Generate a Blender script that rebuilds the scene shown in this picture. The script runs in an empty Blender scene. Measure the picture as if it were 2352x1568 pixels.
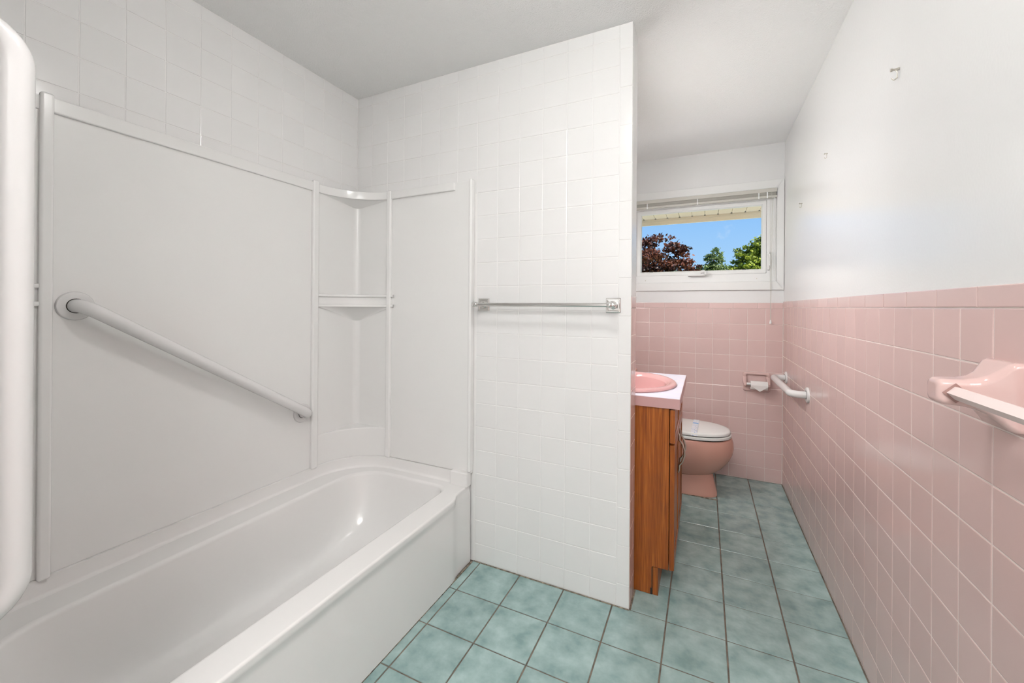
import bpy, bmesh, math, random
from mathutils import Vector, Matrix
random.seed(7)
SC = bpy.context.scene
COL = SC.collection
PI = math.pi

# ------------------------------------------------------------------ camera
H = 1.19875
YAW, PITCH, ROLL, FPX, CYPX = -0.44253, 0.00011, 0.00744, 931.82, 703.03
fwd = Vector((math.sin(YAW) * math.cos(PITCH), math.cos(YAW) * math.cos(PITCH), math.sin(PITCH)))
rgt = Vector((math.cos(YAW), -math.sin(YAW), 0))
upv = rgt.cross(fwd)
r_ = math.cos(ROLL) * rgt + math.sin(ROLL) * upv
u_ = -math.sin(ROLL) * rgt + math.cos(ROLL) * upv
cd = bpy.data.cameras.new('camera')
cd.sensor_width = 36
cd.lens = FPX / 2352 * 36
cd.shift_y = -(784 - CYPX) / 2352
cd.clip_start = 0.02
cd.clip_end = 400
cam = bpy.data.objects.new('camera', cd)
M3 = Matrix((r_, u_, -fwd)).transposed()
cam.matrix_world = Matrix.Translation((0, 0, H)) @ M3.to_4x4()
COL.objects.link(cam)
SC.camera = cam

# ------------------------------------------------------------------ sky, sun, exposure
SC.view_settings.view_transform = 'Standard'
SC.view_settings.look = 'None'
SC.view_settings.gamma = 1
SC.view_settings.exposure = 0.0
SC.view_settings.use_curve_mapping = False
SC.cycles.use_adaptive_sampling = True
SC.cycles.adaptive_threshold = 0.03
SC.cycles.caustics_reflective = False
SC.cycles.caustics_refractive = False
SC.cycles.max_bounces = 7
SC.cycles.glossy_bounces = 3
SC.cycles.use_light_tree = False
SKY_STRENGTH = 1.0
SUN_STRENGTH = 11.0
CEIL_LAMP = 118.0
SINK_FILL = 43.0  # strength of the fill added over the sink
ENTRY_FILL = 30.0  # strength of the fill added behind the camera

world = bpy.data.worlds.new('sky')
SC.world = world
world.use_nodes = True
wn, wl = world.node_tree.nodes, world.node_tree.links
wn.clear()
wo = wn.new('ShaderNodeOutputWorld')
bg = wn.new('ShaderNodeBackground')
tc = wn.new('ShaderNodeTexCoord')
sep = wn.new('ShaderNodeSeparateXYZ')
ramp = wn.new('ShaderNodeValToRGB')
els = ramp.color_ramp.elements
els[0].position = 0.0; els[0].color = (0.52, 0.75, 1.0, 1)
els[1].position = 1.0; els[1].color = (0.10, 0.27, 0.75, 1)
e = els.new(0.09); e.color = (0.42, 0.68, 1.0, 1)
e = els.new(0.2); e.color = (0.30, 0.58, 1.0, 1)
noi = wn.new('ShaderNodeTexNoise')
noi.inputs['Scale'].default_value = 7.0
noi.inputs['Detail'].default_value = 5
cr = wn.new('ShaderNodeValToRGB')
cr.color_ramp.elements[0].position = 0.60
cr.color_ramp.elements[1].position = 0.72
mix = wn.new('ShaderNodeMix'); mix.data_type = 'RGBA'
mix.inputs['B'].default_value = (0.86, 0.93, 1.0, 1)
wl.new(tc.outputs['Generated'], sep.inputs[0])
wl.new(sep.outputs['Z'], ramp.inputs[0])
wl.new(tc.outputs['Generated'], noi.inputs['Vector'])
wl.new(noi.outputs['Fac'], cr.inputs[0])
wl.new(cr.outputs[0], mix.inputs['Factor'])
wl.new(ramp.outputs[0], mix.inputs['A'])
wl.new(mix.outputs['Result'], bg.inputs[0])
bg.inputs[1].default_value = SKY_STRENGTH
wl.new(bg.outputs[0], wo.inputs[0])

sd = bpy.data.lights.new('sun', 'SUN')
sd.energy = SUN_STRENGTH
sd.angle = 0.009
sd.color = (1.0, 0.95, 0.86)
sun = bpy.data.objects.new('sun', sd)
sun.rotation_euler = Vector((-0.60, 0.30, -0.74)).to_track_quat('-Z', 'Y').to_euler()
COL.objects.link(sun)

# sampling portal in the window opening
pd = bpy.data.lights.new('window_portal', 'AREA')
pd.shape = 'RECTANGLE'; pd.size = 0.86; pd.size_y = 0.5
pd.cycles.is_portal = True
po = bpy.data.objects.new('window_portal', pd)
po.location = (-0.045, 3.40, 1.70)
po.rotation_euler = (-PI / 2, 0, 0)
COL.objects.link(po)

# ------------------------------------------------------------------ key dimensions (metres)
YP, YP2 = 1.6526, 1.773          # partition, near and far face
XPE = -0.2605                    # partition free end
XL = -1.730                      # wall behind the tub
XR = 0.4867                      # right wall
YW = 3.2851                      # window wall
ZC = 2.330                       # ceiling
XA = -0.660                      # wall behind vanity and toilet
YN = 0.145                       # wall at the near end of the tub
TP_ = 0.1095                     # wall tile pitch
RP = 0.11018                     # pink row pitch

# ------------------------------------------------------------------ materials
MATS = {}
def nodes_of(name):
    m = bpy.data.materials.new(name)
    m.use_nodes = True
    nt = m.node_tree
    b = nt.nodes['Principled BSDF']
    return m, nt, b

def mat(name, col, rough=0.5, metal=0.0, var=0.0, bump=None, spec=None, coat=0.0, mottled=None, mscale=6.0, rvar=None):
    """col base colour; var per-object brightness variation; bump=(scale, strength, distance); mottled=second colour"""
    if name in MATS:
        return MATS[name]
    m, nt, b = nodes_of(name)
    N, L = nt.nodes, nt.links
    b.inputs['Base Color'].default_value = (*col, 1)
    b.inputs['Roughness'].default_value = rough
    b.inputs['Metallic'].default_value = metal
    if spec is not None:
        b.inputs['Specular IOR Level'].default_value = spec
    if coat:
        b.inputs['Coat Weight'].default_value = coat
        b.inputs['Coat Roughness'].default_value = 0.05
    src = None
    geo = N.new('ShaderNodeNewGeometry')
    if mottled:
        n = N.new('ShaderNodeTexNoise')
        n.inputs['Scale'].default_value = mscale
        n.inputs['Detail'].default_value = 4
        n.inputs['Roughness'].default_value = 0.55
        L.new(geo.outputs['Position'], n.inputs['Vector'])
        rp = N.new('ShaderNodeValToRGB')
        rp.color_ramp.elements[0].position = 0.30; rp.color_ramp.elements[0].color = (*col, 1)
        rp.color_ramp.elements[1].position = 0.70; rp.color_ramp.elements[1].color = (*mottled, 1)
        L.new(n.outputs['Fac'], rp.inputs[0])
        src = rp.outputs[0]
    if var:
        oi = N.new('ShaderNodeObjectInfo')
        mr = N.new('ShaderNodeMapRange')
        mr.inputs['To Min'].default_value = 1 - var
        mr.inputs['To Max'].default_value = 1 + var
        L.new(oi.outputs['Random'], mr.inputs['Value'])
        hs = N.new('ShaderNodeHueSaturation')
        L.new(mr.outputs[0], hs.inputs['Value'])
        if src: L.new(src, hs.inputs['Color'])
        else: hs.inputs['Color'].default_value = (*col, 1)
        src = hs.outputs[0]
    if src: L.new(src, b.inputs['Base Color'])
    if rvar:
        n = N.new('ShaderNodeTexNoise'); n.inputs['Scale'].default_value = rvar[0]; n.inputs['Detail'].default_value = 4
        L.new(geo.outputs['Position'], n.inputs['Vector'])
        mr = N.new('ShaderNodeMapRange')
        mr.inputs['From Min'].default_value = 0.3; mr.inputs['From Max'].default_value = 0.7
        mr.inputs['To Min'].default_value = rvar[1]; mr.inputs['To Max'].default_value = rvar[2]
        L.new(n.outputs['Fac'], mr.inputs['Value']); L.new(mr.outputs[0], b.inputs['Roughness'])
    if bump:
        n = N.new('ShaderNodeTexNoise')
        n.inputs['Scale'].default_value = bump[0]
        n.inputs['Detail'].default_value = 0.5
        L.new(geo.outputs['Position'], n.inputs['Vector'])
        bp = N.new('ShaderNodeBump')
        bp.inputs['Strength'].default_value = bump[1]
        bp.inputs['Distance'].default_value = bump[2]
        L.new(n.outputs['Fac'], bp.inputs['Height'])
        L.new(bp.outputs[0], b.inputs['Normal'])
    MATS[name] = m
    return m

def emit_mat(name, col, strength):
    m, nt, b = nodes_of(name)
    b.inputs['Base Color'].default_value = (0.9, 0.9, 0.9, 1)
    b.inputs['Emission Color'].default_value = (*col, 1)
    b.inputs['Emission Strength'].default_value = strength
    return m

def wood_mat():
    m, nt, b = nodes_of('oak_wood')
    N, L = nt.nodes, nt.links
    geo = N.new('ShaderNodeNewGeometry')
    mp = N.new('ShaderNodeMapping')
    mp.inputs['Scale'].default_value = (55, 55, 2.0)
    L.new(geo.outputs['Position'], mp.inputs['Vector'])
    n = N.new('ShaderNodeTexNoise'); n.inputs['Scale'].default_value = 1.6; n.inputs['Detail'].default_value = 6
    n.inputs['Distortion'].default_value = 1.2
    L.new(mp.outputs[0], n.inputs['Vector'])
    rp = N.new('ShaderNodeValToRGB')
    e = rp.color_ramp.elements
    e[0].position = 0.30; e[0].color = (0.23, 0.054, 0.007, 1)
    e[1].position = 0.72; e[1].color = (0.47, 0.145, 0.022, 1)
    k = e.new(0.52); k.color = (0.34, 0.09, 0.012, 1)
    L.new(n.outputs['Fac'], rp.inputs[0])
    mp2 = N.new('ShaderNodeMapping'); mp2.inputs['Scale'].default_value = (300, 300, 12)
    L.new(geo.outputs['Position'], mp2.inputs['Vector'])
    n2 = N.new('ShaderNodeTexNoise'); n2.inputs['Scale'].default_value = 1.0; n2.inputs['Detail'].default_value = 2
    L.new(mp2.outputs[0], n2.inputs['Vector'])
    mx = N.new('ShaderNodeMix'); mx.data_type = 'RGBA'; mx.blend_type = 'MULTIPLY'
    mx.inputs['Factor'].default_value = 0.35
    L.new(rp.outputs[0], mx.inputs['A'])
    cr2 = N.new('ShaderNodeValToRGB')
    cr2.color_ramp.elements[0].position = 0.35; cr2.color_ramp.elements[0].color = (0.45, 0.40, 0.36, 1)
    cr2.color_ramp.elements[1].position = 0.55; cr2.color_ramp.elements[1].color = (1, 1, 1, 1)
    L.new(n2.outputs['Fac'], cr2.inputs[0]); L.new(cr2.outputs[0], mx.inputs['B'])
    L.new(mx.outputs['Result'], b.inputs['Base Color'])
    b.inputs['Roughness'].default_value = 0.32
    return m

WHITE_TILE = mat('white_glazed_tile', (0.86, 0.855, 0.85), 0.12, var=0.010, bump=(14, 0.07, 0.004))
WHITE_GROUT = mat('white_grout', (0.88, 0.87, 0.86), 0.7)
PINK_TILE = mat('pink_glazed_tile', (0.70, 0.515, 0.49), 0.12, var=0.03, bump=(14, 0.10, 0.004))
PINK_GROUT = mat('pale_pink_grout', (0.80, 0.70, 0.66), 0.75)
PAINT = mat('white_wall_paint', (0.815, 0.813, 0.81), 0.235, bump=(150, 0.10, 0.002))
CEIL = mat('stippled_ceiling_paint', (0.92, 0.92, 0.915), 0.65, bump=(190, 0.45, 0.004))
TRIM = mat('white_gloss_trim', (0.82, 0.82, 0.81), 0.30)
FLOOR_TILE = mat('green_floor_tile', (0.218, 0.338, 0.325), 0.17, var=0.06, mottled=(0.41, 0.555, 0.54), mscale=13,
                 bump=(75, 0.14, 0.004))
FLOOR_GROUT = mat('brown_floor_grout', (0.25, 0.20, 0.155), 0.9, mottled=(0.10, 0.085, 0.07), mscale=22)
ACRYLIC = mat('white_acrylic', (0.855, 0.85, 0.84), 0.18)
TUB_W = mat('white_tub_enamel', (0.845, 0.835, 0.825), 0.14)
BAR_W = mat('white_coated_metal', (0.76, 0.75, 0.745), 0.22)
CHROME = mat('brushed_chrome', (0.72, 0.71, 0.69), 0.16, metal=1.0)
NICKEL = mat('satin_nickel', (0.55, 0.52, 0.46), 0.28, metal=1.0)
CERAMIC = mat('pink_ceramic', (0.68, 0.485, 0.455), 0.10)
ROD = mat('pale_pink_rod', (0.86, 0.72, 0.69), 0.25)
TOILET_P = mat('pink_toilet_china', (0.66, 0.365, 0.295), 0.10)
SINK_P = mat('pink_sink_china', (0.66, 0.37, 0.36), 0.10)
SEAT_W = mat('white_toilet_seat', (0.85, 0.87, 0.85), 0.2)
COUNTER = mat('pale_marbled_laminate', (0.83, 0.80, 0.86), 0.3, mottled=(0.74, 0.74, 0.88), mscale=26)
COUNTER_E = mat('pink_laminate_edge', (0.56, 0.34, 0.33), 0.35)
WOOD = wood_mat()
DARK = mat('dark_gap', (0.03, 0.025, 0.02), 0.8)
BLACK = mat('black_slot', (0.01, 0.01, 0.01), 0.8)
PAPER = mat('white_tissue', (0.84, 0.82, 0.80), 0.9, bump=(300, 0.3, 0.001))
BLIND = mat('ivory_blind', (0.56, 0.54, 0.49), 0.4)
PLASTIC = mat('white_plastic', (0.84, 0.84, 0.83), 0.35)
GRIME = mat('dark_mouldy_caulk', (0.05, 0.042, 0.035), 0.9, mottled=(0.42, 0.36, 0.28), mscale=60)
SOFFIT = mat('cream_vinyl', (0.92, 0.76, 0.57), 0.6)
GRASS = mat('lawn_grass', (0.16, 0.22, 0.07), 0.95, mottled=(0.26, 0.30, 0.12), mscale=3)
BARK = mat('brown_bark', (0.10, 0.07, 0.05), 0.9)
BRICK = mat('outside_wall', (0.6, 0.57, 0.52), 0.8)

def leaf_mat(name, c1, c2):
    m, nt, b = nodes_of(name)
    N, L = nt.nodes, nt.links
    at = N.new('ShaderNodeAttribute'); at.attribute_name = 'tint'
    rp = N.new('ShaderNodeValToRGB')
    rp.color_ramp.elements[0].color = (*c1, 1); rp.color_ramp.elements[1].color = (*c2, 1)
    L.new(at.outputs['Fac'], rp.inputs[0]); L.new(rp.outputs[0], b.inputs['Base Color'])
    b.inputs['Roughness'].default_value = 0.5
    tr = N.new('ShaderNodeBsdfTranslucent'); L.new(rp.outputs[0], tr.inputs[0])
    ms = N.new('ShaderNodeMixShader'); ms.inputs[0].default_value = 0.3
    L.new(b.outputs[0], ms.inputs[1]); L.new(tr.outputs[0], ms.inputs[2])
    L.new(ms.outputs[0], N['Material Output'].inputs[0])
    return m

def glass_mat():
    m, nt, b = nodes_of('window_glass')
    N, L = nt.nodes, nt.links
    N.remove(b)
    t = N.new('ShaderNodeBsdfTransparent'); t.inputs[0].default_value = (0.97, 0.98, 0.98, 1)
    L.new(t.outputs[0], N['Material Output'].inputs[0])
    return m

def strip_mat():
    """white paper with a blue printed band and faint rows of blue print"""
    m, nt, b = nodes_of('printed_paper')
    N, L = nt.nodes, nt.links
    geo = N.new('ShaderNodeNewGeometry')
    v = N.new('ShaderNodeTexNoise'); v.inputs['Scale'].default_value = 190; v.inputs['Detail'].default_value = 1
    L.new(geo.outputs['Position'], v.inputs['Vector'])
    rp = N.new('ShaderNodeValToRGB')
    rp.color_ramp.elements[0].position = 0.60; rp.color_ramp.elements[0].color = (0.86, 0.87, 0.90, 1)
    rp.color_ramp.elements[1].position = 0.66; rp.color_ramp.elements[1].color = (0.25, 0.42, 0.75, 1)
    L.new(v.outputs['Fac'], rp.inputs[0])
    L.new(rp.outputs[0], b.inputs['Base Color'])
    b.inputs['Roughness'].default_value = 0.8
    return m

# ------------------------------------------------------------------ builders
def root_loc(o):
    v = Vector((0, 0, 0))
    while o is not None:
        v += o.location
        o = o.parent
    return v

def tag(o, label=None, cat=None, group=None, kind=None):
    if label: o['label'] = label
    if cat: o['category'] = cat
    if group: o['group'] = group
    if kind: o['kind'] = kind
    return o

def thing(name, loc, label, cat, group=None):
    o = bpy.data.objects.new(name, None)
    o.empty_display_size = 0.05
    o.location = loc
    COL.objects.link(o)
    return tag(o, label, cat, group)

def obj(name, bm, m, parent=None, smooth=None):
    """link a bmesh given in world coordinates as one mesh object"""
    off = root_loc(parent) if parent else Vector((0, 0, 0))
    if off.length: bmesh.ops.translate(bm, vec=-off, verts=bm.verts)
    me = bpy.data.meshes.new(name)
    bm.normal_update()
    bm.to_mesh(me); bm.free()
    me.materials.append(m)
    if smooth is not None:
        me.shade_smooth()
        me.set_sharp_from_angle(angle=math.radians(smooth))
    o = bpy.data.objects.new(name, me)
    if smooth is not None:
        wm = o.modifiers.new('weighted_normals', 'WEIGHTED_NORMAL')
        wm.keep_sharp = True
        wm.weight = 100
    COL.objects.link(o)
    if parent: o.parent = parent
    return o

def add_box(bm, x0, x1, y0, y1, z0, z1, bevel=0.0, seg=2):
    g = bmesh.ops.create_cube(bm, size=1)
    vs = g['verts']
    for v in vs:
        v.co = Vector(((x0 + x1) / 2 + v.co.x * (x1 - x0), (y0 + y1) / 2 + v.co.y * (y1 - y0), (z0 + z1) / 2 + v.co.z * (z1 - z0)))
    if bevel:
        es = list({e for v in vs for e in v.link_edges})
        bmesh.ops.bevel(bm, geom=es, offset=bevel, segments=seg, affect='EDGES', profile=0.5)

def box(name, x0, x1, y0, y1, z0, z1, m, parent=None, bevel=0.0, seg=2):
    bm = bmesh.new()
    add_box(bm, x0, x1, y0, y1, z0, z1, bevel, seg)
    return obj(name, bm, m, parent, 40 if bevel else None)

def add_loft(bm, loops, closed=True, cap0=False, cap1=False):
    rows = [[bm.verts.new(p) for p in lp] for lp in loops]
    n = len(rows[0])
    for a, b in zip(rows, rows[1:]):
        for i in range(n if closed else n - 1):
            j = (i + 1) % n
            bm.faces.new((a[i], a[j], b[j], b[i]))
    if cap0: bm.faces.new(rows[0][::-1])
    if cap1: bm.faces.new(rows[-1])
    return rows

def loft(name, loops, m, parent=None, closed=True, cap0=False, cap1=False, smooth=40):
    bm = bmesh.new()
    add_loft(bm, loops, closed, cap0, cap1)
    bmesh.ops.recalc_face_normals(bm, faces=bm.faces)
    return obj(name, bm, m, parent, smooth)

def add_tube(bm, pts, rad, seg=20, caps=True):
    pts = [Vector(p) for p in pts]
    rads = rad if isinstance(rad, (list, tuple)) else [rad] * len(pts)
    loops = []
    t0 = (pts[1] - pts[0]).normalized()
    up = Vector((0, 0, 1)) if abs(t0.z) < 0.9 else Vector((1, 0, 0))
    nrm = t0.cross(up).normalized()
    for i, p in enumerate(pts):
        if i == 0: t = t0
        elif i == len(pts) - 1: t = (pts[i] - pts[i - 1]).normalized()
        else: t = ((pts[i] - pts[i - 1]).normalized() + (pts[i + 1] - pts[i]).normalized()).normalized()
        nrm = (nrm - t * nrm.dot(t)).normalized()
        bn = t.cross(nrm)
        loops.append([p + rads[i] * (math.cos(2 * PI * k / seg) * nrm + math.sin(2 * PI * k / seg) * bn) for k in range(seg)])
    add_loft(bm, loops, True, caps, caps)

def tube(name, pts, rad, m, parent=None, seg=20, caps=True):
    bm = bmesh.new()
    add_tube(bm, pts, rad, seg, caps)
    bmesh.ops.recalc_face_normals(bm, faces=bm.faces)
    return obj(name, bm, m, parent, 50)

def add_lathe(bm, org, axis, prof, seg=32):
    """prof: list of (distance along axis, radius)"""
    org = Vector(org); a = Vector(axis).normalized()
    up = Vector((0, 0, 1)) if abs(a.z) < 0.9 else Vector((1, 0, 0))
    n = a.cross(up).normalized(); b = a.cross(n)
    loops = [[org + a * d + max(r, 1e-5) * (math.cos(2 * PI * k / seg) * n + math.sin(2 * PI * k / seg) * b) for k in range(seg)] for d, r in prof]
    add_loft(bm, loops, True, True, True)

def lathe(name, org, axis, prof, m, parent=None, seg=32):
    bm = bmesh.new()
    add_lathe(bm, org, axis, prof, seg)
    bmesh.ops.recalc_face_normals(bm, faces=bm.faces)
    return obj(name, bm, m, parent, 40)

def fillet(pts, r, n=8):
    """round the inner corners of a polyline"""
    pts = [Vector(p) for p in pts]
    out = [pts[0]]
    for a, b, c in zip(pts, pts[1:], pts[2:]):
        u = (a - b).normalized(); v = (c - b).normalized()
        ang = u.angle(v)
        d = r / math.tan(ang / 2)
        p0, p1 = b + u * d, b + v * d
        ce = b + (u + v).normalized() * (r / math.sin(ang / 2))
        for k in range(n + 1):
            t = k / n
            q = ((p0 - ce) * (1 - t) + (p1 - ce) * t).normalized() * r + ce
            out.append(q)
    out.append(pts[-1])
    return out

# --- tiles: shared meshes, one object per tile
TCACHE = {}
def tile_mesh(w, h, m, t=0.006):
    key = (round(w, 4), round(h, 4), m.name)
    if key in TCACHE: return TCACHE[key]
    bm = bmesh.new()
    rings = [(0, -t), (0, -0.0014), (0.0006, -0.0004), (0.0020, 0)]
    loops = []
    for ins, z in rings:
        a, b = w / 2 - ins, h / 2 - ins
        loops.append([Vector((-a, -b, z)), Vector((a, -b, z)), Vector((a, b, z)), Vector((-a, b, z))])
    add_loft(bm, loops, True, False, True)
    me = bpy.data.meshes.new('tile')
    bm.to_mesh(me); bm.free()
    me.materials.append(m)
    TCACHE[key] = me
    return me

def tile(parent, name, org, U, V, u0, u1, v0, v1, m, tilt=0.0016):
    """a tile whose face lies on the plane through org spanned by U, V"""
    w, h = u1 - u0, v1 - v0
    o = bpy.data.objects.new(name, tile_mesh(w, h, m))
    Nn = U.cross(V)
    R = Matrix((U, V, Nn)).transposed()
    R = R @ Matrix.Rotation(random.gauss(0, tilt), 3, 'X') @ Matrix.Rotation(random.gauss(0, tilt), 3, 'Y')
    c = org + U * ((u0 + u1) / 2) + V * ((v0 + v1) / 2)
    o.matrix_local = Matrix.Translation(c) @ R.to_4x4()
    o.parent = parent
    COL.objects.link(o)
    return o

def tile_field(parent, org, U, V, us, vs, m, grout=0.0022, skip=None, name='tile'):
    n = 0
    g = grout / 2
    for a, b in zip(us, us[1:]):
        for c, d in zip(vs, vs[1:]):
            if b - a < 0.006 or d - c < 0.006: continue
            if skip and skip((a + b) / 2, (c + d) / 2): continue
            tile(parent, name, org, U, V, a + g, b - g, c + g, d - g, m)
            n += 1
    return n

def grid(lo, hi, start, pitch):
    """line positions from lo to hi on start + k*pitch, clipped"""
    k0 = math.floor((lo - start) / pitch) + 1
    out = [lo]
    x = start + k0 * pitch
    while x < hi - 1e-4:
        if x > lo + 1e-4: out.append(x)
        x += pitch
    out.append(hi)
    return out

EX, EY, EZ = Vector((1, 0, 0)), Vector((0, 1, 0)), Vector((0, 0, 1))

# ================================================================== STRUCTURE
BED = 0.0014   # grout sits this far behind the tile faces
FB = 0.0028

# ---- floor
floor = tag(box('floor', XL - .1, XR + .1, -1.1, YW + .1, -0.08, -FB, FLOOR_GROUT), kind='structure',
            label='floor of mottled sea-green square tiles with brown grout')
Q = 0.20367
FX0, FY0 = -0.93831, 1.65753
fx = [-0.9785] + [FX0 + Q * i for i in range(0, 7)] + [XR - 0.001]
fy = [FY0 + Q * k for k in range(-9, 8)] + [YW - 0.001]
def skip_floor(x, y):
    if y > YP and y < YP2 and x < XPE: return True
    if y > YP and x < XA: return True
    return False
tile_field(floor, Vector((0, 0, 0)), EX, EY, fx, fy, FLOOR_TILE, grout=0.0052, skip=skip_floor, name='floor_tile')

# ---- ceiling
ceiling = tag(box('ceiling', XL - .1, XR + .1, -1.1, YW + .1, ZC, ZC + .1, CEIL), kind='structure', label='white stippled ceiling')

# ---- right wall: paint above, pink tile wainscot below
wall_right = tag(box('wall_right', XR + BED, XR + .12, -1.1, YW + .1, 0, ZC, PAINT), kind='structure',
                 label='right wall, white paint over a pink tile wainscot')
ZR0 = 1.2027
RCAP = 1.2455
box('grout_bed', XR + .0010, XR + .02, -1.09, YW, 0, RCAP - .004, PINK_GROUT, wall_right)
# U runs towards +Y mirrored so that U x V points to -X : U=-Y, V=Z -> (-Y)x(Z) = -X
uR = Vector((0, -1, 0))
lines = grid(-YW + 0.001, -0.30, -2.05158, TP_)
rows = [0.003] + [ZR0 - RP * k for k in range(10, -1, -1)]
near = [u for u in lines if u <= -0.33]
tile_field(wall_right, Vector((XR, 0, 0)), uR, EZ, near, rows, PINK_TILE)
caps = grid(-YW + 0.001, -0.30, -1.1137, 0.1545)
tile_field(wall_right, Vector((XR - 0.0015, 0, 0)), uR, EZ, [c for c in caps if c <= -0.40], [ZR0, RCAP], PINK_TILE, name='cap_tile')
# remaining wainscot behind the camera, joined
bm = bmesh.new()
for a, b in zip(grid(near[-1], 1.05, -2.05158, TP_), grid(near[-1], 1.05, -2.05158, TP_)[1:]):
    for c, d in zip(rows, rows[1:]):
        add_box(bm, XR, XR + .006, -b + .0011, -a - .0011, c + .0011, d - .0011)
tag(obj('far_tiles', bm, PINK_TILE, wall_right), kind='stuff')

# ---- window wall with opening
WX0, WX1, WZ0, WZ1 = -0.535, 0.4445, 1.385, 2.020
bm = bmesh.new()
add_box(bm, XA - .1, XR + .1, YW + BED, YW + .16, 0, WZ0)
add_box(bm, XA - .1, XR + .1, YW + BED, YW + .16, WZ1, ZC)
add_box(bm, XA - .1, WX0, YW + BED, YW + .16, WZ0, WZ1)
add_box(bm, WX1, XR + .1, YW + BED, YW + .16, WZ0, WZ1)
wall_back = tag(obj('wall_back', bm, PAINT), kind='structure', label='window wall, white paint over a pink tile wainscot')
ZW0 = 1.1947
WCAP = 1.2360
box('grout_bed', XA, XR, YW + .0010, YW + .02, 0, WCAP - .004, PINK_GROUT, wall_back)
uW = Vector((1, 0, 0))          # X x Z = -Y
wl_ = grid(XA + 0.001, XR - 0.002, -0.38239, TP_)
rowsW = [0.003] + [ZW0 - RP * k for k in range(10, -1, -1)]
tile_field(wall_back, Vector((0, YW, 0)), uW, EZ, wl_, rowsW, PINK_TILE)
tile_field(wall_back, Vector((0, YW - 0.0015, 0)), uW, EZ, grid(XA + 0.001, XR - 0.002, -0.1189, 0.1515), [ZW0, WCAP], PINK_TILE, name='cap_tile')

# ---- partition at the tub end
wall_partition = tag(box('wall_partition', XL - .1, XPE - BED, YP + BED, YP2, 0, ZC, WHITE_GROUT), kind='structure',
                     label='white tiled partition wall at the end of the tub')
ZP0 = 1.40036
pus = grid(XL + 0.002, -0.3118, -1.62486, TP_)
pvs = grid(0.003, ZC - 0.001, ZP0, TP_)
tile_field(wall_partition, Vector((0, YP, 0)), EX, EZ, pus, pvs, WHITE_TILE, skip=lambda x, z: x < -1.0 and z < 1.74)
# bullnose trim down the free edge
tile_field(wall_partition, Vector((0, YP, 0)), EX, EZ, [-0.3118, XPE], grid(0.003, ZC - 0.001, 1.0093, 0.1525), WHITE_TILE, name='bullnose_tile')
# end face of the partition: white gloss above, pink tile below ; U = Y, V = Z -> +X
box('end_plaster', XPE - .004, XPE - .0003, YP + .006, YP2, 1.246, ZC, TRIM, wall_partition)
box('end_grout_bed', XPE - .006, XPE - .0010, YP + .004, YP2, 0, 1.24, PINK_GROUT, wall_partition)
tile_field(wall_partition, Vector((XPE, 0, 0)), EY, EZ, [YP + .0075, YP + .068, YP2], rowsW, PINK_TILE)
tile_field(wall_partition, Vector((XPE + .0015, 0, 0)), EY, EZ, [YP + .0075, YP2], [ZW0, 1.242], PINK_TILE, name='cap_tile')

# ---- wall behind the tub ; V=Z, U=Y -> Y x Z = +X
wall_left = tag(box('wall_left', XL - .12, XL - BED, YN - .1, YP + .1, 0, ZC, WHITE_GROUT), kind='structure',
                label='white tiled wall behind the tub')
tile_field(wall_left, Vector((XL, 0, 0)), EY, EZ, grid(YN, YP - 0.002, 0.551, 0.1100), [1.62] + [z for z in pvs if z > 1.63], WHITE_TILE,
           skip=lambda y, z: z < 1.72)

# ---- walls out of view that close the room
wall_near = tag(box('wall_near', XL - .1, -0.76, YN - .12, YN, 0, ZC, WHITE_GROUT), kind='structure')
wall_entry = tag(box('wall_entry', -0.88, -0.76, -1.1, YN - .12, 0, ZC, PAINT), kind='structure')
wall_rear = tag(box('wall_rear', -0.76, XR, -1.1, -1.0, 0, ZC, PAINT), kind='structure')
wall_alcove = tag(box('wall_alcove', XA - .1, XA, YP2, YW, 0, ZC, PAINT), kind='structure')

# ================================================================== WINDOW
def wp(x, z, Y):
    """keep the sight line of a point measured on the wall plane when it sits deeper"""
    k = Y / YW
    return x * k, H + (z - H) * k

window = thing('window_1', ((WX0 + WX1) / 2, YW, WZ0), 'white awning window with a crank, above the pink tile wainscot', None)
window['kind'] = 'structure'
def frame_ring(name, x0, x1, z0, z1, x2, x3, z2, z3, y0, y1, m, parent, y0i=None, bevel=0):
    """picture frame between outer rect (x0..z1) and inner rect (x2..z3)"""
    y0i = y0 if y0i is None else y0i
    o = [(x0, z0), (x1, z0), (x1, z1), (x0, z1)]
    i = [(x2, z2), (x3, z2), (x3, z3), (x2, z3)]
    bm = bmesh.new()
    L = [[Vector((x, y1, z)) for x, z in o], [Vector((x, y0, z)) for x, z in o], [Vector((x, y0i, z)) for x, z in i], [Vector((x, y1, z)) for x, z in i]]
    add_loft(bm, L + [L[0]], True)
    bmesh.ops.remove_doubles(bm, verts=bm.verts, dist=1e-6)
    bmesh.ops.recalc_face_normals(bm, faces=bm.faces)
    if bevel:
        bmesh.ops.bevel(bm, geom=bm.edges[:], offset=bevel, segments=2, affect='EDGES')
    return obj(name, bm, m, parent, 30 if bevel else None)
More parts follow.
